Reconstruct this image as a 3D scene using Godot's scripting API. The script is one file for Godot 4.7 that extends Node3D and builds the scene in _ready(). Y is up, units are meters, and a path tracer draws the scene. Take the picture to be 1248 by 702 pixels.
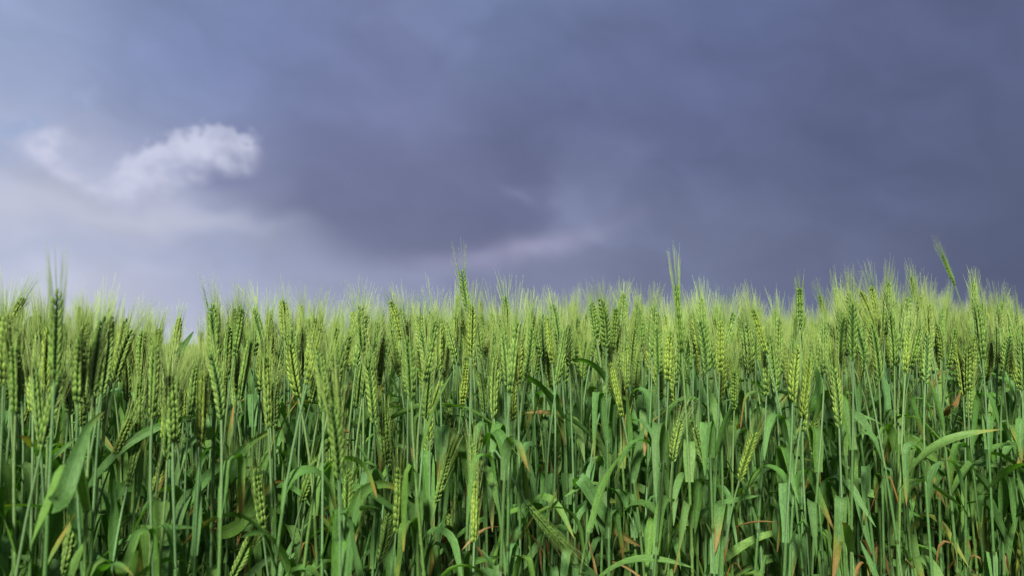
extends Node3D
# A field of green bearded wheat under a dark storm sky, seen from the edge of the crop at ear height.

const EYE := 0.68            # height of the lens over the soil
const PITCH := 4.09          # degrees upwards
const F := 964.0             # focal length in pixels of the 1248 x 702 photograph
var rng := RandomNumberGenerator.new()
var leaf_mats := []
var ear_mats := []
var awn_mat: StandardMaterial3D
var low_mat: StandardMaterial3D
var ears := []               # [body mesh, awns mesh] of each ear variant, one unit = one ear length
var names_used := {}

# ------------------------------------------------------------------ mesh collector
class Mb:
	var v := PackedVector3Array()
	var n := PackedVector3Array()
	var c := PackedColorArray()
	var uv := PackedVector2Array()
	var ix := PackedInt32Array()

	func tube(pts: Array, rad: Array, cols: Array, sides: int, vscale := 10.0) -> void:
		var first := v.size()
		var count := pts.size()
		var side := Vector3.ZERO
		var along := 0.0
		for i in count:
			var p: Vector3 = pts[i]
			var t: Vector3 = (pts[mini(i + 1, count - 1)] - pts[maxi(i - 1, 0)])
			t = t.normalized()
			if i == 0:
				side = t.cross(Vector3(0.31, 0.12, 0.94)).normalized()
			else:
				along += p.distance_to(pts[i - 1])
				side = (side - t * side.dot(t)).normalized()
			var other := t.cross(side)
			for k in sides + 1:
				var a := TAU * k / sides
				var d := side * cos(a) + other * sin(a)
				v.append(p + d * rad[i])
				n.append(d)
				c.append(cols[i])
				uv.append(Vector2(float(k) / sides, along * vscale))
		for i in count - 1:
			for k in sides:
				var q := first + i * (sides + 1) + k
				ix.append_array([q, q + sides + 1, q + 1, q + 1, q + sides + 1, q + sides + 2])

	# a blade: centre line, widths, direction across at each point, fold of the V, wave of the edges
	func blade(pts: Array, wid: Array, across: Array, cols: Array, fold: float, wave: float, phase: float) -> void:
		var first := v.size()
		var count := pts.size()
		var along := 0.0
		for i in count:
			var p: Vector3 = pts[i]
			var t: Vector3 = (pts[mini(i + 1, count - 1)] - pts[maxi(i - 1, 0)]).normalized()
			var a: Vector3 = across[i]
			a = (a - t * a.dot(t)).normalized()
			var nn := a.cross(t)
			if i > 0:
				along += p.distance_to(pts[i - 1])
			var w: float = wid[i] * 0.5
			for k in 5:
				var s := (k - 2) * 0.5
				var up := w * fold * absf(s) + wave * absf(s) * sin(along * 95.0 + phase + (2.2 if s > 0.0 else 0.0))
				v.append(p + a * (s * w) + nn * up)
				n.append((nn - a * (signf(s) * fold * 0.8)).normalized())
				c.append(cols[i][k])
				uv.append(Vector2(0.5 + s * 0.5, along * 9.0 + phase))
		for i in count - 1:
			for k in 4:
				var q := first + i * 5 + k
				ix.append_array([q, q + 5, q + 1, q + 1, q + 5, q + 6])

	# a pointed grain husk from p along d
	func husk(p: Vector3, d: Vector3, wide: Vector3, length: float, rw: float, rt: float, c0: Color, c1: Color, sides := 7, rings := 6) -> void:
		var first := v.size()
		var thick := d.cross(wide).normalized()
		for i in rings + 1:
			var t := float(i) / rings
			var r := pow(sin(PI * pow(t, 0.72)), 0.8) if t < 0.99 else 0.0
			r = maxf(r, 0.02)
			if i == 0:
				r = 0.3
			var q := p + d * (length * t)
			for k in sides:
				var a := TAU * k / sides
				var o := wide * (cos(a) * rw) + thick * (sin(a) * rt)
				v.append(q + o * r)
				n.append((wide * (cos(a) / rw) + thick * (sin(a) / rt)).normalized().lerp(d, (t - 0.42) * 0.9).normalized())
				c.append(c0.lerp(c1, smoothstep(0.05, 0.75, t)))
				uv.append(Vector2(float(k) / sides, t))
		for i in rings:
			for k in sides:
				var k2 := (k + 1) % sides
				var q := first + i * sides
				ix.append_array([q + k, q + sides + k, q + k2, q + k2, q + sides + k, q + sides + k2])

	func into(m: ArrayMesh, mat: Material) -> void:
		if v.is_empty():
			return
		var a := []
		a.resize(Mesh.ARRAY_MAX)
		a[Mesh.ARRAY_VERTEX] = v
		a[Mesh.ARRAY_NORMAL] = n
		a[Mesh.ARRAY_COLOR] = c
		a[Mesh.ARRAY_TEX_UV] = uv
		a[Mesh.ARRAY_INDEX] = ix
		m.add_surface_from_arrays(Mesh.PRIMITIVE_TRIANGLES, a)
		m.surface_set_material(m.get_surface_count() - 1, mat)

	func mesh(mat: Material) -> ArrayMesh:
		var m := ArrayMesh.new()
		into(m, mat)
		return m

# ------------------------------------------------------------------ small helpers
func rr(a: float, b: float) -> float:
	return rng.randf_range(a, b)

func numbered(called: String) -> String:
	var k: int = names_used.get(called, 0)
	names_used[called] = k + 1
	return called if k == 0 else "%s_%03d" % [called, k]

func part(called: String, m: Mesh, parent: Node3D, mat: Material = null) -> MeshInstance3D:
	var o := MeshInstance3D.new()
	o.name = called
	o.mesh = m
	if mat:
		o.material_override = mat
	parent.add_child(o, true)
	return o

# the point that lies in the direction of photograph pixel (x, y), d metres ahead
func at(x: float, y: float, d: float) -> Vector3:
	var r := Vector3((x - 624.0) / F, (351.0 - y) / F, -1.0).rotated(Vector3.RIGHT, deg_to_rad(PITCH))
	return Vector3(0, EYE, 0) + r * (d / -r.z)

# where a point would fall in the photograph
func px(p: Vector3) -> Vector2:
	var q := (p - Vector3(0, EYE, 0)).rotated(Vector3.RIGHT, -deg_to_rad(PITCH))
	return Vector2(624.0 - q.x / q.z * F, 351.0 + q.y / q.z * F)

# lie of the land: flat on the left, rising gently towards the right
func ground_y(x: float, z: float) -> float:
	var s := (x + sqrt(x * x + 0.25)) * 0.5
	return 0.11 * s / (1.0 + s / 2.2) - 0.0245 + 0.006 * sin(x * 3.1 + z * 1.7) - (0.09 + 0.04 * smoothstep(-0.05, -0.8, x)) * smoothstep(1.2, 3.2, -z)

# the near edge of the crop, as metres ahead of the camera
func edge(x: float) -> float:
	return 0.97 + 0.33 * clampf(x, -4.0, 1.2)

func bez(a: Vector3, b: Vector3, c: Vector3, d: Vector3, t: float) -> Vector3:
	return a.bezier_interpolate(b, c, d, t)

# ------------------------------------------------------------------ materials
func streaks(seed_: int, strength: float) -> ImageTexture:
	var img := Image.create_empty(64, 512, false, Image.FORMAT_RGB8)
	var fine := FastNoiseLite.new()
	fine.seed = seed_
	fine.frequency = 0.02
	var spot := FastNoiseLite.new()
	spot.seed = seed_ + 9
	spot.frequency = 0.05
	var r := RandomNumberGenerator.new()
	r.seed = seed_
	var rib := []
	for x in 64:
		rib.append(r.randf_range(-1, 1) * 0.5 + sin(x * TAU / 64.0 * 9.0) * 0.6)
	for y in 512:
		for x in 64:
			var wrap := absf(1.0 - y / 256.0)
			var g: float = 0.88 + strength * (rib[x] * 0.5 + fine.get_noise_2d(x * 6.0, wrap * 260.0) * 0.8) + 0.5 * strength * spot.get_noise_2d(x, wrap * 256.0)
			if absi(x - 32) < 2:
				g += strength * 0.8
			img.set_pixel(x, y, Color(g * 0.99, g, g * 0.97))
	img.generate_mipmaps()
	return ImageTexture.create_from_image(img)

func materials() -> void:
	var tints := [Color(1, 1, 1), Color(0.88, 0.94, 0.92), Color(1.12, 1.06, 0.9), Color(0.95, 1.02, 1.05)]
	for i in 4:
		var m := StandardMaterial3D.new()
		m.resource_name = "wheat leaf"
		m.vertex_color_use_as_albedo = true
		m.albedo_color = (tints[i] * 1.0).linear_to_srgb()
		m.albedo_texture = streaks(11 + i, 0.22)
		m.roughness = 0.6
		m.metallic_specular = 0.32
		m.backlight_enabled = true
		m.backlight = Color(0.85, 1.0, 0.42)
		leaf_mats.append(m)
	var et := [Color(1, 1, 1), Color(0.8, 0.9, 0.85), Color(1.16, 1.08, 0.85), Color(0.95, 1.02, 1.15), Color(0.68, 0.8, 0.78)]
	for i in 5:
		var m := StandardMaterial3D.new()
		m.resource_name = "wheat ear"
		m.vertex_color_use_as_albedo = true
		m.albedo_color = (et[i] * 0.46).linear_to_srgb()
		m.roughness = 0.6
		m.metallic_specular = 0.35
		m.backlight_enabled = true
		m.backlight = Color(0.3, 0.32, 0.12)
		ear_mats.append(m)
	awn_mat = StandardMaterial3D.new()
	awn_mat.resource_name = "wheat awn"
	awn_mat.vertex_color_use_as_albedo = true
	awn_mat.roughness = 0.45
	awn_mat.metallic_specular = 0.5
	awn_mat.backlight_enabled = true
	awn_mat.backlight = Color(0.6, 0.65, 0.4)

# ------------------------------------------------------------------ the ear
# pointing up +Y from the origin, one unit long (without its awns)
func ear_shape(body: Mb, awns: Mb, size: float, n: int, detail: bool, bend: float, awn_len: float) -> void:
	var curve := func(p: Vector3) -> Vector3: return Vector3(p.x + bend * p.y * p.y * size, p.y, p.z) if size == 0.0 else Vector3(p.x + bend * p.y * p.y / size, p.y, p.z)
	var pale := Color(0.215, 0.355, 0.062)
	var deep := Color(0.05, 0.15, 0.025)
	var rach := []
	var rad := []
	var cols := []
	for i in 9:
		var y := size * i / 8.0
		rach.append(curve.call(Vector3(0, y * 0.95, 0)))
		rad.append(size * 0.012)
		cols.append(deep)
	body.tube(rach, rad, cols, 5 if detail else 3)
	for i in n + 1:
		var u := float(i) / n
		var last := i == n
		var s := 1.0 if i % 2 == 0 else -1.0
		var grow := (0.62 + 0.38 * smoothstep(0.0, 0.22, u)) * (1.0 - 0.42 * smoothstep(0.6, 1.0, u)) * rr(0.92, 1.08)
		var p: Vector3 = curve.call(Vector3(s * size * 0.014, u * size * 0.88, 0))
		var tilt := 0.0 if last else s * (0.25 + rr(-0.05, 0.05))
		var d := Vector3(sin(tilt), cos(tilt), 0).normalized()
		d = (d + Vector3(bend * 2.0 * u, 0, rr(-0.05, 0.05))).normalized()
		var out := Vector3(cos(tilt), -sin(tilt), 0) * (s if not last else 1.0)
		var wide := Vector3(0, 0, 1)
		var ln := size * 0.135 * grow
		var fl := [-1, 1, 0] if not last else [0, 1, -1]
		for f in fl:
			var fd: Vector3 = (d + wide * (f * 0.19) + out * (0.10 if f == 0 else 0.0)).normalized()
			var fp: Vector3 = p + wide * (f * size * 0.024) + d * (ln * (0.22 if f == 0 else 0.05)) + out * (size * (0.016 if f == 0 else 0.006))
			var tone := rr(0.75, 1.22)
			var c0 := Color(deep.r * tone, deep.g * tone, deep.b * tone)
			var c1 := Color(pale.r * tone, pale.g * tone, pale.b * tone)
			if detail:
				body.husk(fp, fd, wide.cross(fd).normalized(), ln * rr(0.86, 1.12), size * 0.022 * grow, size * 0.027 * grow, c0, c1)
				if f != 0:   # the keeled glume that clasps the foot of the floret
					var gd: Vector3 = (d + wide * (f * 0.25) + out * 0.05).normalized()
					body.husk(p + wide * (f * size * 0.029) + out * (size * 0.004), gd, wide.cross(gd).normalized(), ln * 0.66, size * 0.02 * grow, size * 0.021 * grow, Color(c0.r * 1.1, c0.g * 1.12, c0.b * 1.4), Color(c1.r * 1.12, c1.g * 1.06, c1.b * 1.3), 6, 4)
			elif f != 0:
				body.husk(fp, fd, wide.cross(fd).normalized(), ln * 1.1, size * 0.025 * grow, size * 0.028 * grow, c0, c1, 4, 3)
			if detail or (f == 1 and i % 3 == 0) or (f == -1 and i % 3 == 1):
				if (f == 0 and u < 0.8) or (detail and rng.randf() < 0.2):
					continue
				var tip := fp + fd * (ln * 0.93)
				var al := size * awn_len * rr(0.72, 1.1) * (0.62 + 0.38 * smoothstep(0.0, 0.5, u))
				var ad := (fd * 0.55 + Vector3(bend * 2.0 * u, 1, 0) * 0.75 + Vector3(rr(-1, 1), rr(-0.3, 0.3), rr(-1, 1)) * 0.085).normalized()
				var outw := Vector3(ad.x, 0, ad.z)
				var q := [tip, tip + ad * al * 0.4, tip + ad * al * 0.75 + outw * al * 0.03, tip + ad * al + outw * al * 0.09]
				var k := 0.66 if detail else 1.0
				var ar := [size * 0.0052 * k, size * 0.0044 * k, size * 0.0032 * k, size * 0.0015 * k]
				var a0 := Color(0.105, 0.22, 0.035)
				var a1 := Color(0.215, 0.305, 0.095) * rr(0.85, 1.15)
				awns.tube(q, ar, [a0, a0.lerp(a1, 0.5), a1, a1 * 1.35], 3)

func build_ears() -> void:
	for i in 14:
		var b := Mb.new()
		var a := Mb.new()
		ear_shape(b, a, 1.0, 19 + i % 5, true, rr(-0.15, 0.15), rr(0.46, 0.68))
		ears.append([b.mesh(ear_mats[0]), a.mesh(awn_mat)])

# ------------------------------------------------------------------ stem and leaves
func stem_tone(dry: float) -> Array:
	var g := rr(0.9, 1.12)
	var bluish := Color(0.18, 0.32, 0.15) * g
	var green := Color(0.115, 0.24, 0.08) * g
	var straw := Color(0.3, 0.24, 0.09)
	return [bluish.lerp(straw, dry), green.lerp(straw, dry)]

# b: the four points of the stem's curve; collars: where leaves leave it (0..1), ascending
func stem(mb: Mb, b: Array, collars: Array, r0: float, sides: int, rings: int) -> void:
	var ts := []
	for i in rings + 1:
		ts.append(float(i) / rings)
	var nodes := []
	for c in collars:
		nodes.append(maxf(0.03, c - rr(0.15, 0.2)))
	if sides > 4:
		for c in collars:
			ts.append_array([c - 0.006, c + 0.004])
		for n in nodes:
			ts.append_array([n - 0.012, n - 0.006, n, n + 0.006, n + 0.012])
	ts.sort()
	var pts := []
	var rad := []
	var cols := []
	var tone := stem_tone(0.0)
	var dryness := rr(0.0, 0.25)
	for t in ts:
		t = clampf(t, 0.0, 1.0)
		pts.append(bez(b[0], b[1], b[2], b[3], t))
		var r := r0 * lerpf(1.0, 0.6, t)
		var c: Color = tone[0]
		var inside := false
		for k in collars.size():
			if t > nodes[k] and t <= collars[k]:
				inside = true
			if sides > 4 and absf(t - nodes[k]) < 0.009:
				r *= 1.45
				c = Color(0.15, 0.23, 0.06) if t > nodes[k] else Color(0.07, 0.11, 0.035)
		if inside:
			r *= 1.22
			c = tone[1] if absf(t - 0.5) < 2 else c
		c = c.lerp(Color(0.24, 0.2, 0.08), clampf(0.32 - t, 0.0, 1.0) * 1.6 * dryness * 4.0)
		rad.append(r)
		cols.append(c)
	mb.tube(pts, rad, cols, sides, 12.0)

# look: 0 fresh, 1 yellow or brown tip, 2 withered, 3 yellowing
func leaf_colors(count: int, look: int, g: float) -> Array:
	var base := Color(0.105, 0.245, 0.05) * g
	var blue := Color(0.125, 0.262, 0.095) * g
	var mixing := rr(0.0, 0.95)
	base = base.lerp(blue, mixing)
	var yellow := Color(0.24, 0.26, 0.05)
	var rust := Color(0.22, 0.125, 0.045)
	var straw := Color(0.34, 0.26, 0.12)
	var out := []
	var start := rr(0.68, 1.02)
	for i in count:
		var t := float(i) / (count - 1)
		var row := []
		for k in 5:
			var e := absf(k - 2) * 0.5
			var c := base * rr(0.95, 1.05)
			if k == 2:
				c = c.lerp(Color(0.12, 0.22, 0.1), 0.45)
			if look == 1:
				var w := smoothstep(start - 0.12, start + 0.22, t + e * 0.1 + rr(-0.05, 0.05))
				c = c.lerp(yellow, minf(1.0, w * 1.6)).lerp(rust.lerp(straw, 0.4), clampf(w * 2.0 - 1.0, 0.0, 1.0))
			elif look == 2:
				c = rust.lerp(straw, clampf(t + rr(-0.25, 0.25), 0, 1)).lerp(Color(0.2, 0.09, 0.03), rr(0.0, 0.5))
			elif look == 3:
				c = c.lerp(yellow, clampf(0.25 + 0.7 * t + e * 0.2 + rr(-0.15, 0.15), 0.0, 0.9))
			row.append(c)
		out.append(row)
	return out

func widths(count: int, w: float) -> Array:
	var out := []
	for i in count:
		var t := float(i) / (count - 1)
		out.append(w * (0.62 + 0.38 * smoothstep(0.0, 0.3, t)) * pow(maxf(0.0, 1.0 - pow(t, 2.6)), 0.85) + 0.0006)
	return out

# a blade that leaves p in the compass direction az, bends from angle a0 to a1 (from the vertical) round the place mid
func leaf(mb: Mb, p: Vector3, az: float, length: float, w: float, a0: float, a1: float, mid: float, sharp: float, twist: float, look: int, count: int, g := 1.0) -> void:
	var out := Vector3(cos(az), 0, sin(az))
	var sidew := Vector3(-sin(az), 0, cos(az))
	var pts := []
	var acr := []
	var q := p
	var drift := rr(-0.5, 0.5)
	for i in count:
		var t := float(i) / (count - 1)
		pts.append(q)
		var th := lerpf(a0, a1, smoothstep(mid - sharp, mid + sharp, t))
		var dir := (out * sin(th) + Vector3.UP * cos(th) + sidew * (drift * t * 0.5)).normalized()
		var tw := twist * t
		var nn := sidew.cross(dir).normalized()
		acr.append(sidew * cos(tw) + nn * sin(tw))
		q += dir * (length / (count - 1))
	mb.blade(pts, widths(count, w), acr, leaf_colors(count, look, g), rr(0.15, 0.5), rr(0.0003, 0.0014), rr(0, 6))

func leaf_places() -> Array:
	var out := []
	if rng.randf() < 0.75:
		out.append(rr(0.28, 0.38))
	if rng.randf() < 0.9:
		out.append(rr(0.48, 0.6))
	if rng.randf() < 0.88 or out.is_empty():
		out.append(rr(0.64, 0.78))
	return out

func random_leaf(mb: Mb, p: Vector3, az: float, rank: int, count: int, size := 1.0) -> String:
	var look := 0
	var chance := rng.randf()
	if rank == 0:
		look = 1 if chance < 0.55 else (3 if chance < 0.58 else 0)
	elif rank == 1:
		look = 1 if chance < 0.42 else (2 if chance < 0.51 else (3 if chance < 0.52 else 0))
	else:
		look = 2 if chance < 0.38 else (3 if chance < 0.46 else (1 if chance < 0.6 else 0))
	var l := rr(0.13, 0.215) * size
	var w := rr(0.0105, 0.0185) * size
	if look == 2:
		w *= rr(0.2, 0.4)
		l *= 0.75
	var kind := rng.randf()
	var g := rr(0.82, 1.15)
	if kind < 0.16:      # stiff, nearly straight up
		leaf(mb, p, az, l * 0.7, w * 0.8, rr(0.12, 0.3), rr(0.3, 0.8), 0.6, 0.5, rr(-1.6, 1.6), look, count, g)
	elif kind < 0.4:     # arching over
		leaf(mb, p, az, l * 0.95, w, rr(0.12, 0.4), rr(2.1, 2.9), rr(0.3, 0.5), rr(0.25, 0.4), rr(-1.2, 1.2), look, count, g)
	elif kind < 0.88:    # folded down at a sharp bend
		leaf(mb, p, az, l * 0.95, w * 1.08, rr(0.08, 0.35), rr(2.7, 3.12), rr(0.22, 0.45), rr(0.06, 0.16), rr(-1.0, 1.0), look, count, g)
	else:                # out sideways and twisting
		leaf(mb, p, az, l, w * 0.9, rr(0.5, 0.9), rr(1.2, 2.0), 0.5, 0.5, rr(-2.6, 2.6), look, count, g)
	return ["", "leaf with a yellow and brown tip", "withered orange-brown leaf", "yellowing leaf"][look]

# ------------------------------------------------------------------ one wheat stalk as a thing
# root on the soil, neck = foot of the ear, dir = way the ear points, el = ear length
func stalk(root: Vector3, neck: Vector3, dir: Vector3, el: float, variant: int, tone: int, leaf_plan: Array, own_leaves: Array = []) -> Node3D:
	var o := Node3D.new()
	o.name = numbered("wheat_stalk")
	add_child(o)
	o.position = root
	var top := neck - root
	var h := top.y
	var pull := clampf(0.22 * h, 0.04, 0.2)
	var b := [Vector3.ZERO, Vector3(rr(-0.01, 0.01), h * 0.45, rr(-0.01, 0.01)), top - dir * pull, top]
	if dir.y < 0.0:          # nodding neck: the stem arches over
		b = [Vector3.ZERO, Vector3(top.x * 0.2, h * 1.1, top.z * 0.2), top - dir * 0.16 + Vector3(0, 0.05, 0), top]
	var collars := []
	for l in leaf_plan:
		collars.append(l)
	for l in own_leaves:     # the leaf springs from where the stem passes beside its lower end
		var best := 1e9
		for i in range(4, 39):
			var miss: float = absf(px(root + bez(b[0], b[1], b[2], b[3], i / 40.0)).y - l.from)
			if miss < best:
				best = miss
				l.t = i / 40.0
		collars.append(l.t)
	var cs := collars.duplicate()
	cs.sort()
	var mb := Mb.new()
	stem(mb, b, cs, rr(0.0019, 0.0024), 8, 12)
	var lm: StandardMaterial3D = leaf_mats[rng.randi() % 4]
	part("stem", mb.mesh(lm), o)
	var notes := []
	var az := rr(0, TAU)
	for k in leaf_plan.size():
		var lb := Mb.new()
		var look := random_leaf(lb, bez(b[0], b[1], b[2], b[3], leaf_plan[k]), az, leaf_plan.size() - 1 - k, 16)
		az += PI + rr(-0.7, 0.7)
		var lo := part("leaf", lb.mesh(lm), o)
		if look:
			lo.set_meta("label", look)
			notes.append(look)
	for l in own_leaves:     # blades that were laid along a line
		var lb := Mb.new()
		var line := [bez(b[0], b[1], b[2], b[3], l.t)]
		for q in l.line:
			line.append(q - root)
		laid_leaf(lb, line, l.w, l.look, l.get("turn", 0.0))
		var lo := part("leaf", lb.mesh(lm), o)
		var look: String = ["", "leaf with a yellow and brown tip", "withered orange-brown leaf", "yellowing leaf"][l.look]
		if look:
			lo.set_meta("label", look)
			notes.append(look)
	var e := part("ear", ears[variant][0], o, ear_mats[tone])
	var x := dir.cross(Vector3(sin(variant * 2.1 + root.x * 40.0), 0.1, cos(variant * 2.1 + root.x * 40.0))).normalized()
	var fat := rr(0.8, 1.1) * clampf(0.085 / el, 0.8, 1.25)
	e.transform = Transform3D(Basis(x * el * fat, dir * el, x.cross(dir).normalized() * el * fat), top)
	part("awns", ears[variant][1], e)
	o.set_meta("category", "wheat")
	o.set_meta("group", "wheat stalks along the near edge of the field")
	o.set_meta("notes", notes)
	o.set_meta("mid", neck + dir * el * 0.5)
	o.set_meta("lean", dir)
	o.set_meta("tone", tone)
	return o

func laid_leaf(mb: Mb, line: Array, w: float, look: int, turn: float) -> void:
	var cv := Curve3D.new()
	for i in line.size():
		var t: Vector3 = (line[mini(i + 1, line.size() - 1)] - line[maxi(i - 1, 0)]) / 6.0
		cv.add_point(line[i], -t, t)
	var count := 22
	var pts := []
	var acr := []
	var length := cv.get_baked_length()
	for i in count:
		var t := float(i) / (count - 1)
		pts.append(cv.sample_baked(length * t, true))
	for i in count:
		var t := float(i) / (count - 1)
		var d: Vector3 = (pts[mini(i + 1, count - 1)] - pts[maxi(i - 1, 0)]).normalized()
		var flat := d.cross(Vector3(0.25, 0.2, 1.0)).normalized()
		acr.append(flat.rotated(d, turn * (t - 0.4) + 0.25))
	mb.blade(pts, widths(count, w), acr, leaf_colors(count, look, rr(0.9, 1.12)), rr(0.2, 0.45), 0.001, rr(0, 6))

# ------------------------------------------------------------------ whole plants for the mass of the crop
func plant_mesh(h: float, detail: bool, tone: int) -> ArrayMesh:
	var green := Mb.new()
	var body := Mb.new()
	var awns := Mb.new()
	one_plant(green, body, awns, h, detail, Transform3D.IDENTITY)
	var m := ArrayMesh.new()
	green.into(m, leaf_mats[tone % 4])
	body.into(m, ear_mats[tone % 5])
	awns.into(m, awn_mat)
	return m

func moved(src: Mb, dst: Mb, tr: Transform3D) -> void:
	var first := dst.v.size()
	var nb := tr.basis.orthonormalized()
	for p in src.v:
		dst.v.append(tr * p)
	for q in src.n:
		dst.n.append(nb * q)
	dst.c.append_array(src.c)
	dst.uv.append_array(src.uv)
	for i in src.ix:
		dst.ix.append(i + first)

func one_plant(green: Mb, body: Mb, awns: Mb, h: float, detail: bool, tr: Transform3D) -> void:
	var g := Mb.new()
	var eb := Mb.new()
	var ea := Mb.new()
	var el := rr(0.07, 0.098)
	var lean := rr(0.0, 0.34)
	var fat := rr(0.8, 1.08)
	var la := rr(0, TAU)
	var dir := Vector3(sin(lean) * cos(la), cos(lean), sin(lean) * sin(la))
	var top := Vector3(dir.x, 0, dir.z) * 0.14 + Vector3(0, h - el * dir.y, 0)
	var b := [Vector3.ZERO, Vector3(0, h * 0.45, 0), top - dir * h * 0.2, top]
	var cs := [rr(0.3, 0.4), rr(0.48, 0.56), rr(0.64, 0.78)]
	stem(g, b, cs, 0.0021, 6 if detail else 3, 8 if detail else 4)
	var az := rr(0, TAU)
	for k in 3:
		if (not detail and k == 0) or rng.randf() < 0.12:
			continue
		random_leaf(g, bez(b[0], b[1], b[2], b[3], cs[k]), az, 2 - k, 12 if detail else 6)
		az += PI + rr(-0.7, 0.7)
	ear_shape(eb, ea, el, rng.randi_range(19, 23) if detail else 11, detail, rr(-0.15, 0.15), rr(0.46, 0.68))
	var x := dir.cross(Vector3(sin(az), 0.1, cos(az))).normalized()
	var et := Transform3D(Basis(x * fat, dir, x.cross(dir).normalized() * fat), top)
	moved(g, green, tr)
	moved(eb, body, tr * et)
	moved(ea, awns, tr * et)

func shoot_mesh(tone: int) -> ArrayMesh:
	var g := Mb.new()
	var h := rr(0.2, 0.36)
	var b := [Vector3.ZERO, Vector3(0, h * 0.4, 0), Vector3(rr(-0.03, 0.03), h * 0.8, rr(-0.03, 0.03)), Vector3(rr(-0.04, 0.04), h, rr(-0.04, 0.04))]
	stem(g, b, [0.6, 0.97], 0.0018, 6, 8)
	var az := rr(0, TAU)
	for t in [0.45, 0.62, 0.85, 0.97]:
		random_leaf(g, bez(b[0], b[1], b[2], b[3], t), az, 1 if t > 0.6 else 2, 14, rr(0.85, 1.1))
		az += 2.4
	return g.mesh(leaf_mats[tone % 4])

func crowd(called: String, parent: Node3D, m: Mesh, where: Array) -> void:
	if where.is_empty():
		return
	var mm := MultiMesh.new()
	mm.transform_format = MultiMesh.TRANSFORM_3D
	mm.use_colors = true
	mm.mesh = m
	mm.instance_count = where.size()
	for i in where.size():
		mm.set_instance_transform(i, where[i])
		var g := rr(0.85, 1.15)
		mm.set_instance_color(i, Color(g * rr(0.92, 1.1), g, g * rr(0.88, 1.08)))
	var o := MultiMeshInstance3D.new()
	o.name = called
	o.multimesh = mm
	o.set_meta("kind", "stuff")
	parent.add_child(o, true)

# ------------------------------------------------------------------ sky
func srgb(r: float, g: float, b: float) -> Vector3:
	var c := Color(r / 255.0, g / 255.0, b / 255.0).srgb_to_linear()
	return Vector3(c.r, c.g, c.b)

func sky_dir(x: float, y: float) -> Vector3:
	return (at(x, y, 1.0) - Vector3(0, EYE, 0)).normalized()

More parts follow.
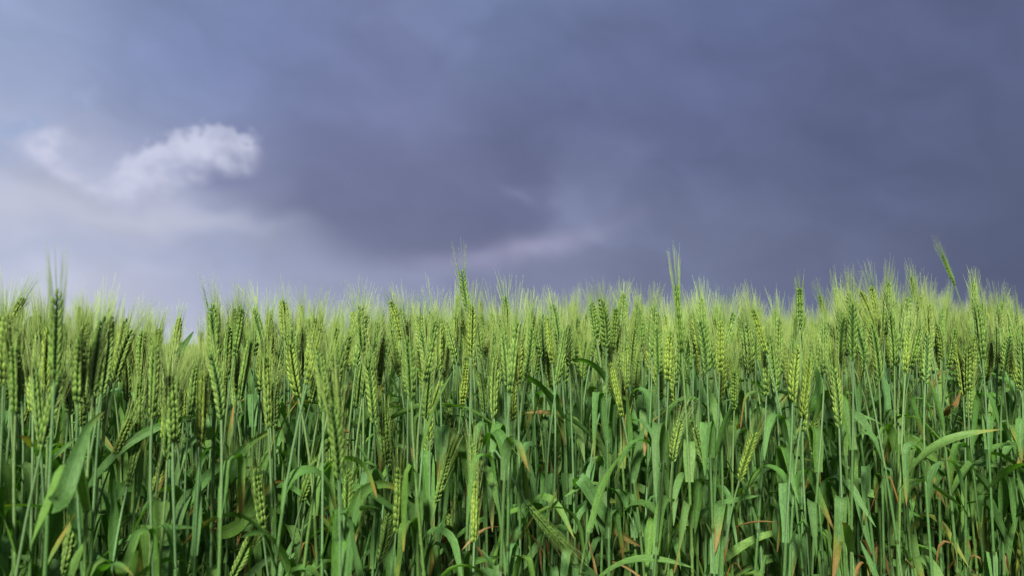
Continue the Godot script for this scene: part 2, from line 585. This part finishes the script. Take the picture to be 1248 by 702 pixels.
func make_sky(gain: float) -> Image:
	# broad tones of the overcast: where, colour
	var tones := [
		[sky_dir(20, 20), srgb(148, 166, 204)], [sky_dir(30, 90), srgb(140, 156, 196)], [sky_dir(200, 60), srgb(108, 125, 172)], [sky_dir(180, 120), srgb(113, 131, 178)], [sky_dir(340, 30), srgb(120, 137, 184)],
		[sky_dir(624, 15), srgb(124, 142, 188)], [sky_dir(450, 100), srgb(113, 121, 166)], [sky_dir(900, 20), srgb(100, 113, 158)], [sky_dir(700, 100), srgb(102, 112, 156)],
		[sky_dir(1200, 50), srgb(91, 102, 140)], [sky_dir(850, 150), srgb(96, 105, 146)], [sky_dir(1230, 270), srgb(83, 94, 124)], [sky_dir(1050, 200), srgb(91, 100, 138)],
		[sky_dir(640, 180), srgb(103, 112, 150)], [sky_dir(400, 190), srgb(106, 114, 154)], [sky_dir(10, 235), srgb(194, 199, 222)], [sky_dir(90, 228), srgb(180, 187, 214)], [sky_dir(320, 110), srgb(110, 123, 168)], [sky_dir(260, 275), srgb(166, 173, 204)], [sky_dir(30, 300), srgb(177, 187, 214)], [sky_dir(150, 270), srgb(196, 199, 223)],
		[sky_dir(300, 320), srgb(132, 145, 180)], [sky_dir(470, 335), srgb(152, 161, 192)], [sky_dir(620, 350), srgb(132, 139, 172)],
		[sky_dir(850, 310), srgb(117, 127, 159)], [sky_dir(1000, 330), srgb(108, 117, 149)], [sky_dir(1240, 340), srgb(92, 101, 132)],
		[sky_dir(60, 390), srgb(214, 216, 226)], [sky_dir(5, 330), srgb(196, 203, 222)], [sky_dir(300, 410), srgb(196, 200, 218)], [sky_dir(700, 410), srgb(140, 147, 178)],
		[sky_dir(1100, 410), srgb(105, 113, 145)],
	]
	# unseen rest of the overcast, brightened overhead and behind to add fill light
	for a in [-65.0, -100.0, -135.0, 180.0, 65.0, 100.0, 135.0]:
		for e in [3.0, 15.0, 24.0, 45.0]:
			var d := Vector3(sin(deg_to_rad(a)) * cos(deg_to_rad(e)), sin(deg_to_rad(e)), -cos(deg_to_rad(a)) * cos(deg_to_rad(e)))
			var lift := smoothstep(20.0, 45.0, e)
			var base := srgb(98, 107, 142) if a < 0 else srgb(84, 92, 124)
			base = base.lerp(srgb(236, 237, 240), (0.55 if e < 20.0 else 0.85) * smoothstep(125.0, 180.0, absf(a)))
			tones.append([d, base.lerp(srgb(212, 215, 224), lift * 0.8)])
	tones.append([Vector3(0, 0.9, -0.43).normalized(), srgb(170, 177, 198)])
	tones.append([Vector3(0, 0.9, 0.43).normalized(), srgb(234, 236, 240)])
	var small := Image.create_empty(384, 192, false, Image.FORMAT_RGBF)
	for j in 192:
		var el := PI * 0.5 - PI * (j + 0.5) / 192.0
		for i in 384:
			var az := TAU * ((i + 0.5) / 384.0 - 0.5)
			var e2 := maxf(el, 0.0)
			var d := Vector3(sin(az) * cos(e2), sin(e2), -cos(az) * cos(e2))
			var sum := Vector3.ZERO
			var ws := 0.0
			for k in tones:
				var s: float = 1.0 - d.dot(k[0])
				var w := 1.0 / (pow(s, 1.5) + 0.00016)
				sum += k[1] * w
				ws += w
			sum /= ws
			small.set_pixel(i, j, Color(sum.x, sum.y, sum.z))
	var W := 3072
	var H := 1536
	small.resize(W, H, Image.INTERPOLATE_CUBIC)
	var data := small.get_data().to_float32_array()
	var big := FastNoiseLite.new()
	big.seed = 5
	big.frequency = 0.055
	big.fractal_octaves = 5
	var fine := FastNoiseLite.new()
	fine.seed = 21
	fine.frequency = 0.19
	fine.fractal_octaves = 4
	var warp := FastNoiseLite.new()
	warp.seed = 8
	warp.frequency = 0.12
	warp.fractal_octaves = 3
	var white := srgb(208, 211, 233)
	var dark := srgb(92, 96, 130)
	var ridge_az := [-28.6, -27.6, -26.2, -24.5, -22.0, -20.9, -20.2, -18.6, -17.0]
	var ridge_top := [10.2, 10.9, 12.4, 13.2, 14.5, 14.4, 14.0, 14.4, 13.6]
	var ridge_foot := [10.0, 9.8, 9.9, 10.5, 11.6, 11.9, 12.0, 12.5, 13.0]
	var mauve := srgb(164, 164, 194)
	for j in H / 2:
		var el := 90.0 - 180.0 * (j + 0.5) / H
		if el > 60.0:
			continue
		var step := 1
		for i in range(0, W, step):
			var az := 360.0 * (i + 0.5) / W - 180.0
			if absf(az) > 60.0:
				continue
			var fade := (1.0 - smoothstep(45.0, 60.0, absf(az))) * (1.0 - smoothstep(40.0, 60.0, el))
			var q := (j * W + i) * 3
			var c := Vector3(data[q], data[q + 1], data[q + 2])
			var wx := warp.get_noise_2d(az, el) * 2.4
			var wy := warp.get_noise_2d(az + 90.0, el * 1.3) * 1.5
			var ax := az + wx
			var ey := el + wy
			c *= 1.0 - 0.09 * smoothstep(-16.0, 2.0, az) * fade
			# soft mottling of the whole deck, drawn out along the wind
			var m := big.get_noise_2d(ax * 0.8, ey * 1.6)
			var m2 := fine.get_noise_2d(ax * 0.55 + 0.4 * ey, ey * 0.8)
			c *= 1.0 + (0.13 * m + 0.12 * m2) * fade
			c = c.lerp(Vector3.ONE * (c.x * 0.3 + c.y * 0.5 + c.z * 0.2), 0.07)
			# the dark shelf: soft towards the left, sharper beneath its belly
			var lower := 9.9 - 4.3 * smoothstep(-24.0, -7.0, az) + 6.0 * smoothstep(-0.5, 6.5, az)
			var soft := lerpf(2.4, 0.75, smoothstep(-20.0, -5.0, az))
			var shelf := smoothstep(lower - soft, lower + soft * 1.3, el + wy * 0.35 + m2 * 0.7)
			shelf *= smoothstep(-25.0, -17.0, az) * (1.0 - smoothstep(-1.0, 9.0, ax)) * (1.0 - smoothstep(9.0, 19.0, ey))
			c = c.lerp(dark, shelf * lerpf(0.4, 0.58, smoothstep(-20.0, -8.0, az)))
			# mauve light curling up from beneath it
			var path := 6.7 + 0.2 * (az - 1.0) + 0.013 * (az - 1.0) * (az - 1.0)
			var curl := exp(-pow((el - path + wy * 0.3) / 0.85, 2.0)) * exp(-pow((az - 0.3) / 6.0, 2.0))
			c = c.lerp(mauve, clampf(curl * (0.85 + 0.5 * m2), 0.0, 0.85))
			var wisp := exp(-pow((ey - 10.7 + 0.75 * (az - 0.5)) / 0.55, 2.0)) * exp(-pow((az - 0.6) / 1.6, 2.0)) * 0.17
			wisp += exp(-pow((ax - 4.5) / 3.5, 2.0) - pow((ey - 10.2) / 2.6, 2.0)) * 0.32 + exp(-pow((ax - 8.0) / 1.8, 2.0) - pow((ey - 14.5) / 1.6, 2.0)) * 0.14
			c = c.lerp(srgb(137, 145, 178), clampf(wisp * (1.0 + 1.3 * m2), 0.0, 0.5))
			# long pale bands low on the left
			var band := exp(-pow((ey - 8.4 + 0.05 * (az + 26.0)) / 1.0, 2.0)) * (1.0 - smoothstep(-24.0, -12.0, az))
			c = c.lerp(srgb(197, 201, 220), 0.6 * band)
			var blue_band := exp(-pow((ey - 6.0) / 0.9, 2.0)) * (1.0 - smoothstep(-26.0, -9.0, az))
			c = c.lerp(srgb(160, 172, 205), 0.3 * blue_band)
			# the bright torn cumulus and its smaller neighbours
			var n1 := fine.get_noise_2d(az * 2.1, el * 2.6)
			var n2 := fine.get_noise_2d(az * 5.0 + 40.0, el * 5.5)
			var cx := az + n1 * 0.35
			if cx > -28.6 and cx < -17.0:
				var top := 0.0
				var foot := 0.0
				for k in 8:
					if cx >= ridge_az[k] and cx <= ridge_az[k + 1]:
						var f: float = (cx - ridge_az[k]) / (ridge_az[k + 1] - ridge_az[k])
						top = lerpf(ridge_top[k], ridge_top[k + 1], f)
						foot = lerpf(ridge_foot[k], ridge_foot[k + 1], f)
				var shade := exp(-pow((az + 20.4) / 2.2, 2.0) - pow((el - 11.2) / 0.8, 2.0))
				c = c.lerp(srgb(112, 117, 158), clampf(shade * 0.5, 0.0, 1.0))
				var body := (1.0 - smoothstep(top - 0.6, top + 0.55, el + n1 * 0.9 + n2 * 0.7)) * smoothstep(foot - 1.6, foot + 2.2, el + n1 * 1.1)
				body *= smoothstep(-28.6, -25.4, cx) * (1.0 - smoothstep(-18.7, -17.4, cx))
				c = c.lerp(white, clampf(body * (0.84 + n1 * 0.35 + n2 * 0.08), 0.0, 0.9))
			var b2 := exp(-pow((ax + 29.6) / 1.3, 2.0) - pow((ey - 12.4) / 1.35, 2.0)) * 1.15 + 0.5 * exp(-pow((ax + 27.6) / 2.6, 2.0) - pow((ey - 10.4) / 0.7, 2.0))
			c = c.lerp(white, clampf(b2 * (0.85 + n1 * 1.1 + n2 * 0.3), 0.0, 0.8))
			var b3 := exp(-pow((ax + 31.5) / 2.2, 2.0) - pow((ey - 14.6 - 0.45 * (az + 31.0)) / 0.9, 2.0)) + 0.7 * exp(-pow((ax + 33.0) / 2.4, 2.0) - pow((ey - 11.6) / 0.9, 2.0))
			c = c.lerp(srgb(158, 174, 208), clampf(b3 * (0.8 + n1 * 1.5 + n2 * 0.6), 0.0, 0.85))
			data[q] = c.x
			data[q + 1] = c.y
			data[q + 2] = c.z
	var turned := PackedFloat32Array()      # the middle of the panorama looks the other way
	for j in H:
		turned.append_array(data.slice((j * W + W / 2) * 3, (j + 1) * W * 3))
		turned.append_array(data.slice(j * W * 3, (j * W + W / 2) * 3))
	for i in turned.size():
		turned[i] *= gain
	return Image.create_from_data(W, H, false, Image.FORMAT_RGBF, turned.to_byte_array())

# ------------------------------------------------------------------ labels
func tag(o: Node3D, label: String) -> void:
	o.set_meta("label", label)

func _ready() -> void:
	rng.seed = 20240611
	# --- camera
	var cam := Camera3D.new()
	cam.name = "camera"
	cam.position = Vector3(0, EYE, 0)
	cam.rotation_degrees = Vector3(PITCH, 0, 0)
	var lens := CameraAttributesPhysical.new()
	lens.frustum_focal_length = 48.08
	lens.frustum_focus_distance = 1.3
	lens.exposure_aperture = 8.0
	lens.frustum_near = 0.05
	lens.frustum_far = 9000.0
	cam.attributes = lens
	cam.fov = 40.02
	cam.near = 0.05
	cam.far = 9000.0
	add_child(cam)
	# --- sky, exposure, sun
	var exposure := 3.5
	var env := Environment.new()
	env.background_mode = Environment.BG_SKY
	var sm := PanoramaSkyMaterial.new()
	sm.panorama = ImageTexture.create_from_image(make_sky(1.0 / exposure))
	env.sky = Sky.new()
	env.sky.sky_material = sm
	env.tonemap_mode = Environment.TONE_MAPPER_LINEAR
	env.tonemap_exposure = exposure
	env.sdfgi_enabled = true
	env.ssao_enabled = true
	env.ssil_enabled = true
	var we := WorldEnvironment.new()
	we.name = "world"
	we.environment = env
	add_child(we)
	var sun := DirectionalLight3D.new()
	sun.name = "sun"
	sun.light_energy = 1.3
	sun.light_angular_distance = 8.0
	sun.light_color = Color(1.0, 0.96, 0.88)
	sun.rotation_degrees = Vector3(-36, -14, 0)
	sun.shadow_enabled = true
	add_child(sun)

	materials()
	build_ears()

	# --- soil out to the horizon
	var gm := StandardMaterial3D.new()
	gm.resource_name = "soil"
	gm.roughness = 1.0
	gm.metallic_specular = 0.2
	var gn := NoiseTexture2D.new()
	gn.width = 512
	gn.height = 512
	gn.seamless = true
	var fn := FastNoiseLite.new()
	fn.seed = 3
	fn.frequency = 0.02
	fn.fractal_octaves = 5
	gn.noise = fn
	var ramp := Gradient.new()
	ramp.set_color(0, Color(0.16, 0.115, 0.08))
	ramp.set_color(1, Color(0.36, 0.28, 0.2))
	gn.color_ramp = ramp
	gm.albedo_texture = gn
	gm.uv1_triplanar = true
	gm.uv1_world_triplanar = true
	gm.uv1_scale = Vector3(1.3, 1.3, 1.3)
	var gb := Mb.new()
	var steps := []
	for i in range(-40, 41):
		var t := i / 40.0
		steps.append(signf(t) * (absf(t) * 3.0 + pow(absf(t), 5.0) * 3000.0))
	for z in steps:
		for x in steps:
			gb.v.append(Vector3(x, ground_y(x, z) if absf(x) < 900.0 and absf(z) < 900.0 else ground_y(clampf(x, -900, 900), clampf(z, -900, 900)), z))
			gb.n.append(Vector3.UP)
			gb.c.append(Color.WHITE)
			gb.uv.append(Vector2(x, z))
	for j in 80:
		for i in 80:
			var q := j * 81 + i
			gb.ix.append_array([q, q + 1, q + 81, q + 1, q + 82, q + 81])
	var soil := part("ground", gb.mesh(gm), self)
	soil.set_meta("kind", "structure")
	tag(soil, "bare brown soil of the field beneath the wheat")

	# --- the stalks one can pick out in the photograph: tip of ear, foot of ear (pixels), extra metres ahead, tone
	var seen := "72,347,66,466,0 32,360,0,412,0 101,388,93,439,0 135,380,126,461,0 50,388,49,428,.2 40,436,40,506,0 81,447,84,498,.1 100,455,99,512,0 172,401,170,455,.1 195,398,189,434,.2 124,461,123,493,.15 185,458,184,498,.1"
	seen += " 217,385,212,444,.1 263,366,262,450,.05 286,374,286,401,.3 297,374,286,434,.05 314,372,322,434,.1 329,377,329,434,.2 347,363,347,415,.15 362,398,357,450,.1 384,401,373,461,.1 393,442,381,482,.15 271,455,270,503,.1 332,463,334,517,.05"
	seen += " 440,369,442,434,.1 480,366,488,410,.2 508,382,513,428,.2 527,390,528,436,.1 542,390,554,434,.2 558,328,573,388,.15 462,415,446,455,.2 497,423,497,482,.05 569,442,563,490,.1 620,360,617,409,.2 546,450,527,498,.1 589,450,590,499,.1"
	seen += " 643,377,646,419,.2 675,369,681,419,.2 719,366,727,411,.2 739,360,739,423,.05 758,355,755,405,.2 629,406,631,471,0 692,393,694,446,.1 793,371,792,419,.2 824,343,831,431,.05 750,444,735,490,.1 805,434,804,487,.1 770,398,770,440,.2"
	seen += " 858,360,855,420,.05 893,380,879,439,.1 918,374,916,413,.3 929,412,939,463,.1 951,385,948,447,.1 974,350,975,402,.1 963,420,975,460,.2 1008,390,1031,430,.1 1027,382,1036,420,.2 897,450,895,498,.1"
	seen += " 1064,346,1071,403,.1 1083,341,1079,408,.05 1112,335,1118,378,.4 1148,308,1164,348,.9 1189,341,1187,382,.3 1128,397,1133,440,.1 1166,400,1156,450,.05 1218,397,1216,440,.1 1229,405,1224,450,.05 1147,392,1148,435,.15"
	seen += " 92,621,78,698,-.05 161,506,141,553,0 171,529,157,586,0 201,549,191,588,.1 187,635,184,670,.1 317,638,283,704,0 385,557,368,612,0 411,483,413,583,-.1 235,580,231,616,.1 482,624,462,686,0 547,549,532,612,0 581,583,578,661,-.03 427,569,423,638,-.03 481,517,475,556,.1 550,624,551,667,.1 580,537,576,595,0 525,512,520,556,.1"
	seen += " 684,665,641,612,0 825,506,820,556,0 921,523,901,586,0 844,517,861,569,0 987,506,992,549,.1 1080,532,1076,573,.1 1092,490,1093,530,.1"
	# leaves one can pick out: stalk number, place on stem, width mm, look, twist, line in pixels
	var picked := [
		[42, 16, 1, 1.2, [706, 583, 722, 604, 738, 628, 756, 650, 789, 669]],
		[32, 21, 0, 0.3, [556, 550, 563, 538, 571, 562, 575, 600, 573, 628]],
		[80, 17, 1, 0.6, [428, 640, 436, 606, 455, 591, 478, 592, 492, 604]],
		[31, 21, 0, 0.2, [494, 602, 503, 598, 508, 630, 505, 678]],
		[22, 14, 1, 0.8, [280, 580, 290, 556, 306, 538, 330, 525, 350, 520]],
		[15, 17, 1, 0.6, [290, 640, 310, 612, 330, 590, 345, 586]],
		[0, 22, 1, 0.5, [76, 605, 92, 560, 108, 520, 126, 502]],
		[10, 15, 1, 0.9, [132, 610, 155, 592, 178, 600, 204, 636]],
		[11, 17, 1, 0.5, [188, 690, 204, 662, 224, 636, 242, 612]],
		[47, 16, 0, 0.6, [770, 560, 773, 522, 767, 516, 755, 540, 744, 575]],
		[51, 16, 0, 0.4, [946, 650, 952, 610, 962, 596, 978, 606]],
		[59, 14, 1, 0.5, [1080, 500, 1079, 480, 1073, 455, 1065, 421]],
		[58, 14, 1, 0.5, [1092, 528, 1110, 538, 1135, 555, 1166, 572]],
		[64, 11, 2, 0.8, [1160, 495, 1168, 480, 1170, 470, 1165, 456]],
		[30, 11, 1, 0.6, [446, 505, 455, 488, 470, 465]],
		[12, 11, 0, 0.4, [218, 430, 226, 418, 236, 404]],
		[13, 13, 1, 0.4, [250, 520, 246, 495, 247, 465]],
		[47, 13, 1, 0.6, [772, 520, 768, 494, 758, 484, 750, 488]],
		[53, 15, 0, 0.6, [990, 490, 996, 468, 991, 445, 985, 428]],
		[55, 14, 0, 0.5, [1040, 590, 1044, 545, 1055, 510, 1066, 488]],
	]
	var heroes := []
	var roots := []
	var num := 0
	for spec in seen.split(" "):
		var f := spec.split_floats(",")
		var mid_x := (f[0] + f[2]) * 0.5
		var long_px := Vector2(f[0], f[1]).distance_to(Vector2(f[2], f[3]))
		var d := clampf(0.088 * F / long_px, 0.7, 1.35) * 0.35 + 0.65 * (edge((mid_x - 624.0) / F) + 0.05)
		d = maxf(d, edge((mid_x - 624.0) / F)) + f[4]
		var tip := at(f[0], f[1], d + rr(-0.02, 0.02))
		var neck := at(f[2], f[3], d)
		var axis := (tip - neck).normalized()
		var el := tip.distance_to(neck)
		if el > 0.108:
			neck = tip - axis * 0.108
			el = 0.108
		elif el < 0.068:
			neck = tip - axis * 0.068
			el = 0.068
		var foot := neck - axis * Vector3(1, 0, 1) * rr(0.06, 0.14)
		if axis.y < 0:
			foot = at(632, 690, d)
		foot.y = ground_y(foot.x, foot.z)
		var own := []
		for p in picked:
			if p[0] == num:
				var line := []
				var pts: Array = p[4]
				for k in range(0, pts.size(), 2):
					line.append(at(pts[k], pts[k + 1], d - 0.03 + 0.012 * k * 0.5))
				own.append({"from": pts[1] + 12.0, "w": p[1] * 0.001 * d, "look": p[2], "turn": p[3], "line": line})
		var plan := [rr(0.28, 0.36), rr(0.48, 0.56)]
		if own.is_empty():
			plan.append(rr(0.64, 0.78))
		var tone := rng.randi() % 5
		heroes.append(stalk(foot, neck, axis, el, num % 14, tone, plan, own))
		roots.append(Vector2(foot.x, foot.z))
		num += 1

	# --- the rest of the near stalks: on jittered drill rows
	var thin := [[632, 790], [893, 925], [280, 320], [455, 485], [415, 440], [525, 550], [570, 590], [342, 352], [548, 582], [1140, 1168], [814, 836], [732, 746]]
	var free := []
	var cell := 0.047
	for j in range(8, 90):
		for i in range(-85, 86):
			var d := j * cell + rr(-0.5, 0.5) * cell
			var x := i * cell + rr(-0.5, 0.5) * cell
			if d < edge(x) or absf(x) > 0.66 * d + 0.9:
				continue
			var near_hero := false
			for r in roots:
				if absf(r.x - x) < 0.02 and absf(r.y + d) < 0.02:
					near_hero = true
			for t in thin:
				var column := 624.0 + x / d * F
				if column > t[0] and column < t[1] and d < edge(x) + 0.2:
					near_hero = true
			if not near_hero:
				free.append(Vector2(x, d))
	free.sort_custom(func(a, b): return a.y - edge(a.x) * 0.0 < b.y)
	var others := []
	var mass := []
	# how high ears stand along the line of sight: read off the crop's own skyline
	var sky_x := [0, 150, 228, 270, 400, 560, 700, 850, 960, 1070, 1160, 1248]
	var sky_y := [354, 372, 424, 362, 376, 358, 360, 362, 366, 346, 356, 370]
	var unevenness := FastNoiseLite.new()
	unevenness.seed = 4
	unevenness.frequency = 0.022
	for p in free:
		var x: float = p.x
		var d: float = p.y
		var col := 624.0 + x / d * F
		var limit := 400.0
		for k in 11:
			if col >= sky_x[k] and col <= sky_x[k + 1]:
				limit = lerpf(sky_y[k], sky_y[k + 1], (col - sky_x[k]) / float(sky_x[k + 1] - sky_x[k]))
		limit += 16.0 * unevenness.get_noise_1d(col)
		var gy := ground_y(x, -d)
		var tip_y := gy + EYE + 0.066 + 0.018 * smoothstep(0.2, -0.3, x) + rng.randfn(0.0, 0.046)
		if rng.randf() < 0.17:
			tip_y -= rr(0.05, 0.2)
		var highest := at(col, limit + rr(0, 42), d).y
		if d < 4.0:
			tip_y = minf(tip_y, highest - (0.0 if tip_y < highest + 0.03 else rr(0.0, 0.04)))
		if heroes.size() + others.size() < 300 and col > -10 and col < 1258:
			var el := rr(0.074, 0.098)
			var lean := rr(0.0, 0.26)
			var la := rr(0, TAU)
			var axis := Vector3(sin(lean) * cos(la), cos(lean), sin(lean) * sin(la))
			var neck := Vector3(x, tip_y - el * axis.y, -d)
			var foot := neck - Vector3(axis.x, 0, axis.z) * rr(0.08, 0.16) + Vector3(rr(-0.035, 0.035), 0, rr(-0.03, 0.03))
			foot.y = ground_y(foot.x, foot.z)
			others.append(stalk(foot, neck, axis, el, rng.randi() % 14, rng.randi() % 5, leaf_places()))
		else:
			mass.append([Vector3(x, gy, -d), tip_y - gy])

	# --- the crop behind: nobody could count it
	var crop := Node3D.new()
	crop.name = "wheat_crop"
	crop.set_meta("kind", "stuff")
	tag(crop, "dense green wheat crop filling the field behind the nearest stalks")
	add_child(crop)
	var buckets := []
	var kinds := 22
	var made := []
	for k in kinds:
		buckets.append([])
		made.append(plant_mesh(0.7, true, k))
	for m in mass:
		var s: float = m[1] / 0.7
		var t := Transform3D(Basis(Vector3.UP, rr(0, TAU)).scaled(Vector3(lerpf(1.0, s, 0.3), s, lerpf(1.0, s, 0.3))), m[0])
		buckets[rng.randi() % kinds].append(t)
	for k in kinds:
		crowd("wheat_plants", crop, made[k], buckets[k])
	var low := []
	buckets = []
	for k in 12:
		buckets.append([])
		low.append(plant_mesh(0.7, false, k))
	var d2 := 4.2
	while d2 < 14.0:
		var half := 0.66 * d2 + 1.2
		var gap := 0.062
		var x2 := -half
		while x2 < half:
			var p := Vector3(x2 + rr(-0.03, 0.03), 0, -d2 + rr(-0.03, 0.03))
			p.y = ground_y(p.x, p.z)
			var s := (EYE + 0.03 + rng.randfn(0.0, 0.035)) / 0.7
			buckets[rng.randi() % 12].append(Transform3D(Basis(Vector3.UP, rr(0, TAU)).scaled(Vector3(1, s, 1)), p))
			x2 += gap
		d2 += 0.062
	for k in 12:
		crowd("wheat_plants", crop, low[k], buckets[k])
	var clumps := []
	buckets = []
	for k in 8:
		var g := Mb.new()
		var b := Mb.new()
		var a := Mb.new()
		for q in 8:
			one_plant(g, b, a, 0.7 + rng.randfn(0.0, 0.035), false, Transform3D(Basis(Vector3.UP, rr(0, TAU)), Vector3(rr(-0.14, 0.14), 0, rr(-0.14, 0.14))))
		var m := ArrayMesh.new()
		g.into(m, leaf_mats[k % 4])
		b.into(m, ear_mats[k % 5])
		a.into(m, awn_mat)
		clumps.append(m)
		buckets.append([])
	d2 = 14.0
	while d2 < 80.0:
		var half := 0.66 * d2 + 1.5
		var gap := 0.24 + 0.002 * d2
		var x2 := -half
		while x2 < half:
			var p := Vector3(x2 + rr(-0.1, 0.1), 0, -d2 + rr(-0.1, 0.1))
			p.y = ground_y(p.x, p.z)
			var s := (EYE + 0.03 + rng.randfn(0.0, 0.025)) / 0.7
			buckets[rng.randi() % 8].append(Transform3D(Basis(Vector3.UP, rr(0, TAU)).scaled(Vector3(1, s, 1)), p))
			x2 += gap
		d2 += gap
	for k in 8:
		crowd("wheat_plants", crop, clumps[k], buckets[k])

	# --- short shoots without ears at the foot of the crop
	var shoots := Node3D.new()
	shoots.name = "wheat_shoots"
	shoots.set_meta("kind", "stuff")
	tag(shoots, "short leafy wheat shoots without ears at the foot of the crop")
	add_child(shoots)
	for k in 8:
		var where := []
		for q in 90:
			var d := rr(0.7, 3.0)
			var x := rr(-1.0, 1.0) * (0.66 * d + 0.4)
			if d > edge(x) + 0.1:
				where.append(Transform3D(Basis(Vector3.UP, rr(0, TAU)).scaled(Vector3.ONE * rr(0.8, 1.25)), Vector3(x, ground_y(x, -d), -d)))
		crowd("wheat_shoots", shoots, shoot_mesh(k), where)

	# --- dry leaves lying on the soil
	var litter := Node3D.new()
	litter.name = "leaf_litter"
	litter.set_meta("kind", "stuff")
	tag(litter, "dry brown wheat leaves lying on the soil between the stems")
	add_child(litter)
	for k in 5:
		var lb := Mb.new()
		leaf(lb, Vector3(0, 0.01, 0), 0.0, rr(0.1, 0.18), rr(0.006, 0.011), rr(1.0, 1.4), rr(1.5, 1.9), 0.5, 0.4, rr(-2, 2), 2, 12)
		var where := []
		for q in 160:
			var d := rr(0.5, 3.2)
			var x := rr(-1.0, 1.0) * (0.66 * d + 0.5)
			where.append(Transform3D(Basis(Vector3.UP, rr(0, TAU)), Vector3(x, ground_y(x, -d) + rr(0.0, 0.02), -d)))
		crowd("dry_leaves", litter, lb.mesh(leaf_mats[k % 4]), where)

	# --- names for each stalk
	label_stalks(heroes, others)

func label_stalks(heroes: Array, others: Array) -> void:
	# the ones a viewer finds first: what they look like, and a short way to point to them
	var marks := {
		1: ["near wheat stalk at the far left with its ear leaning well over to the right", "the far-left leaning ear"],
		0: ["large near wheat stalk with upright ear out of focus before the pale sky", "the large blurred left ear"],
		3: ["large dark green ear out of focus, leaning right over the pale sky at left", "the large dark left ear"],
		13: ["broad bushy wheat ear with many awns beside a gap in the crop", "the broad bushy ear"],
		18: ["upright wheat ear clear of its neighbours on a thin bare stem against grey sky", "the bare-stemmed clear ear"],
		24: ["pale upright wheat ear on the skyline left of the tall left-leaning ear", "the pale skyline ear"],
		29: ["tall bright wheat ear leaning left, rising clear of the crop before the dark cloud", "the tall left-leaning ear"],
		33: ["upright wheat ear reaching the skyline at the very middle of the crop", "the mid-skyline ear"],
		39: ["slim dark upright wheat ear standing clear on the skyline right of the middle", "the slim dark ear"],
		44: ["tallest upright wheat ear with long awns against dark sky, right of the middle", "the tallest upright ear"],
		48: ["wheat ear with dark awns swept right, just right of the tallest upright ear", "the dark-awned ear"],
		53: ["tall upright wheat ear with a white tuft of awns on the right-hand skyline", "the white-tufted ear"],
		59: ["tall yellow-green wheat ear in the dense tuft at the highest part of the canopy", "the dense tuft's ear"],
		61: ["lone bent wheat ear sticking up left-leaning above the right-hand canopy", "the lone bent ear"],
		65: ["plain upright wheat ear near the right edge below the skyline", "the right-edge ear"],
		85: ["nodding wheat stalk with its pale ear hanging head down among the lower stems", "the hanging pale ear"],
		87: ["short bright wheat stalk with ear leaning right, low among bare stems", "the short right-leaning ear"],
		73: ["short near wheat stalk at the bottom with bright ear leaning steeply right", "the bottom right-leaning ear"],
		68: ["near wheat stalk at the bottom left corner, its big ear out of focus", "the bottom-left blurred ear"],
		77: ["short wheat stalk at the bottom with a narrow yellow-green ear leaning right", "the bottom narrow ear"],
	}
	var firm := []
	for k in marks:
		tag(heroes[k], marks[k][0])
		firm.append([px(heroes[k].get_meta("mid")).x, marks[k][1], heroes[k]])
	firm.sort_custom(func(a, b): return a[0] < b[0])
	var rest := []
	for o in heroes + others:
		if not o.has_meta("label"):
			rest.append([px(o.get_meta("mid")), o])
	rest.sort_custom(func(a, b): return a[0].x < b[0].x)
	var order := ["first", "second", "third", "fourth", "fifth", "sixth", "seventh", "eighth", "ninth", "tenth", "eleventh", "twelfth", "thirteenth", "fourteenth", "fifteenth", "sixteenth", "seventeenth", "eighteenth", "nineteenth", "twentieth"]
	var counts := {}
	var picks := []
	for e in rest:
		var p: Vector2 = e[0]
		var band := "tall" if p.y < 425.0 else ("middling" if p.y < 490.0 else "short")
		var before := -1
		for k in firm.size():
			if firm[k][0] <= p.x:
				before = k
		var key := "%d %s" % [before, band]
		counts[key] = counts.get(key, 0) + 1
		picks.append([e[1], band, before, counts[key]])
	for e in picks:
		var o: Node3D = e[0]
		var total: int = counts["%d %s" % [e[2], e[1]]]
		var lean: Vector3 = o.get_meta("lean")
		var look := "upright" if absf(lean.x) < 0.1 else ("left-leaning" if lean.x < 0.0 else "right-leaning")
		var place := ""
		var k: int = e[3]
		if e[2] < 0:
			place = "%s %s left of %s" % [order[mini(total - k, 19)], e[1], firm[0][1]]
		elif e[2] < firm.size() - 1 and k > (total + 1) / 2:
			place = "%s %s left of %s" % [order[mini(total - k, 19)], e[1], firm[e[2] + 1][1]]
		else:
			place = "%s %s right of %s" % [order[mini(k - 1, 19)], e[1], firm[e[2]][1]]
		var extra := ""
		for n in o.get_meta("notes"):
			extra = {"leaf with a yellow and brown tip": "brown-tipped", "withered orange-brown leaf": "withered", "yellowing leaf": "yellowing"}[n]
		if extra:
			tag(o, "%s wheat stalk with %s leaf, %s" % [look, extra, place])
		else:
			tag(o, "%s green wheat stalk, %s" % [look, place])
	for o in heroes + others:
		for key in ["notes", "mid", "lean", "tone"]:
			o.remove_meta(key)
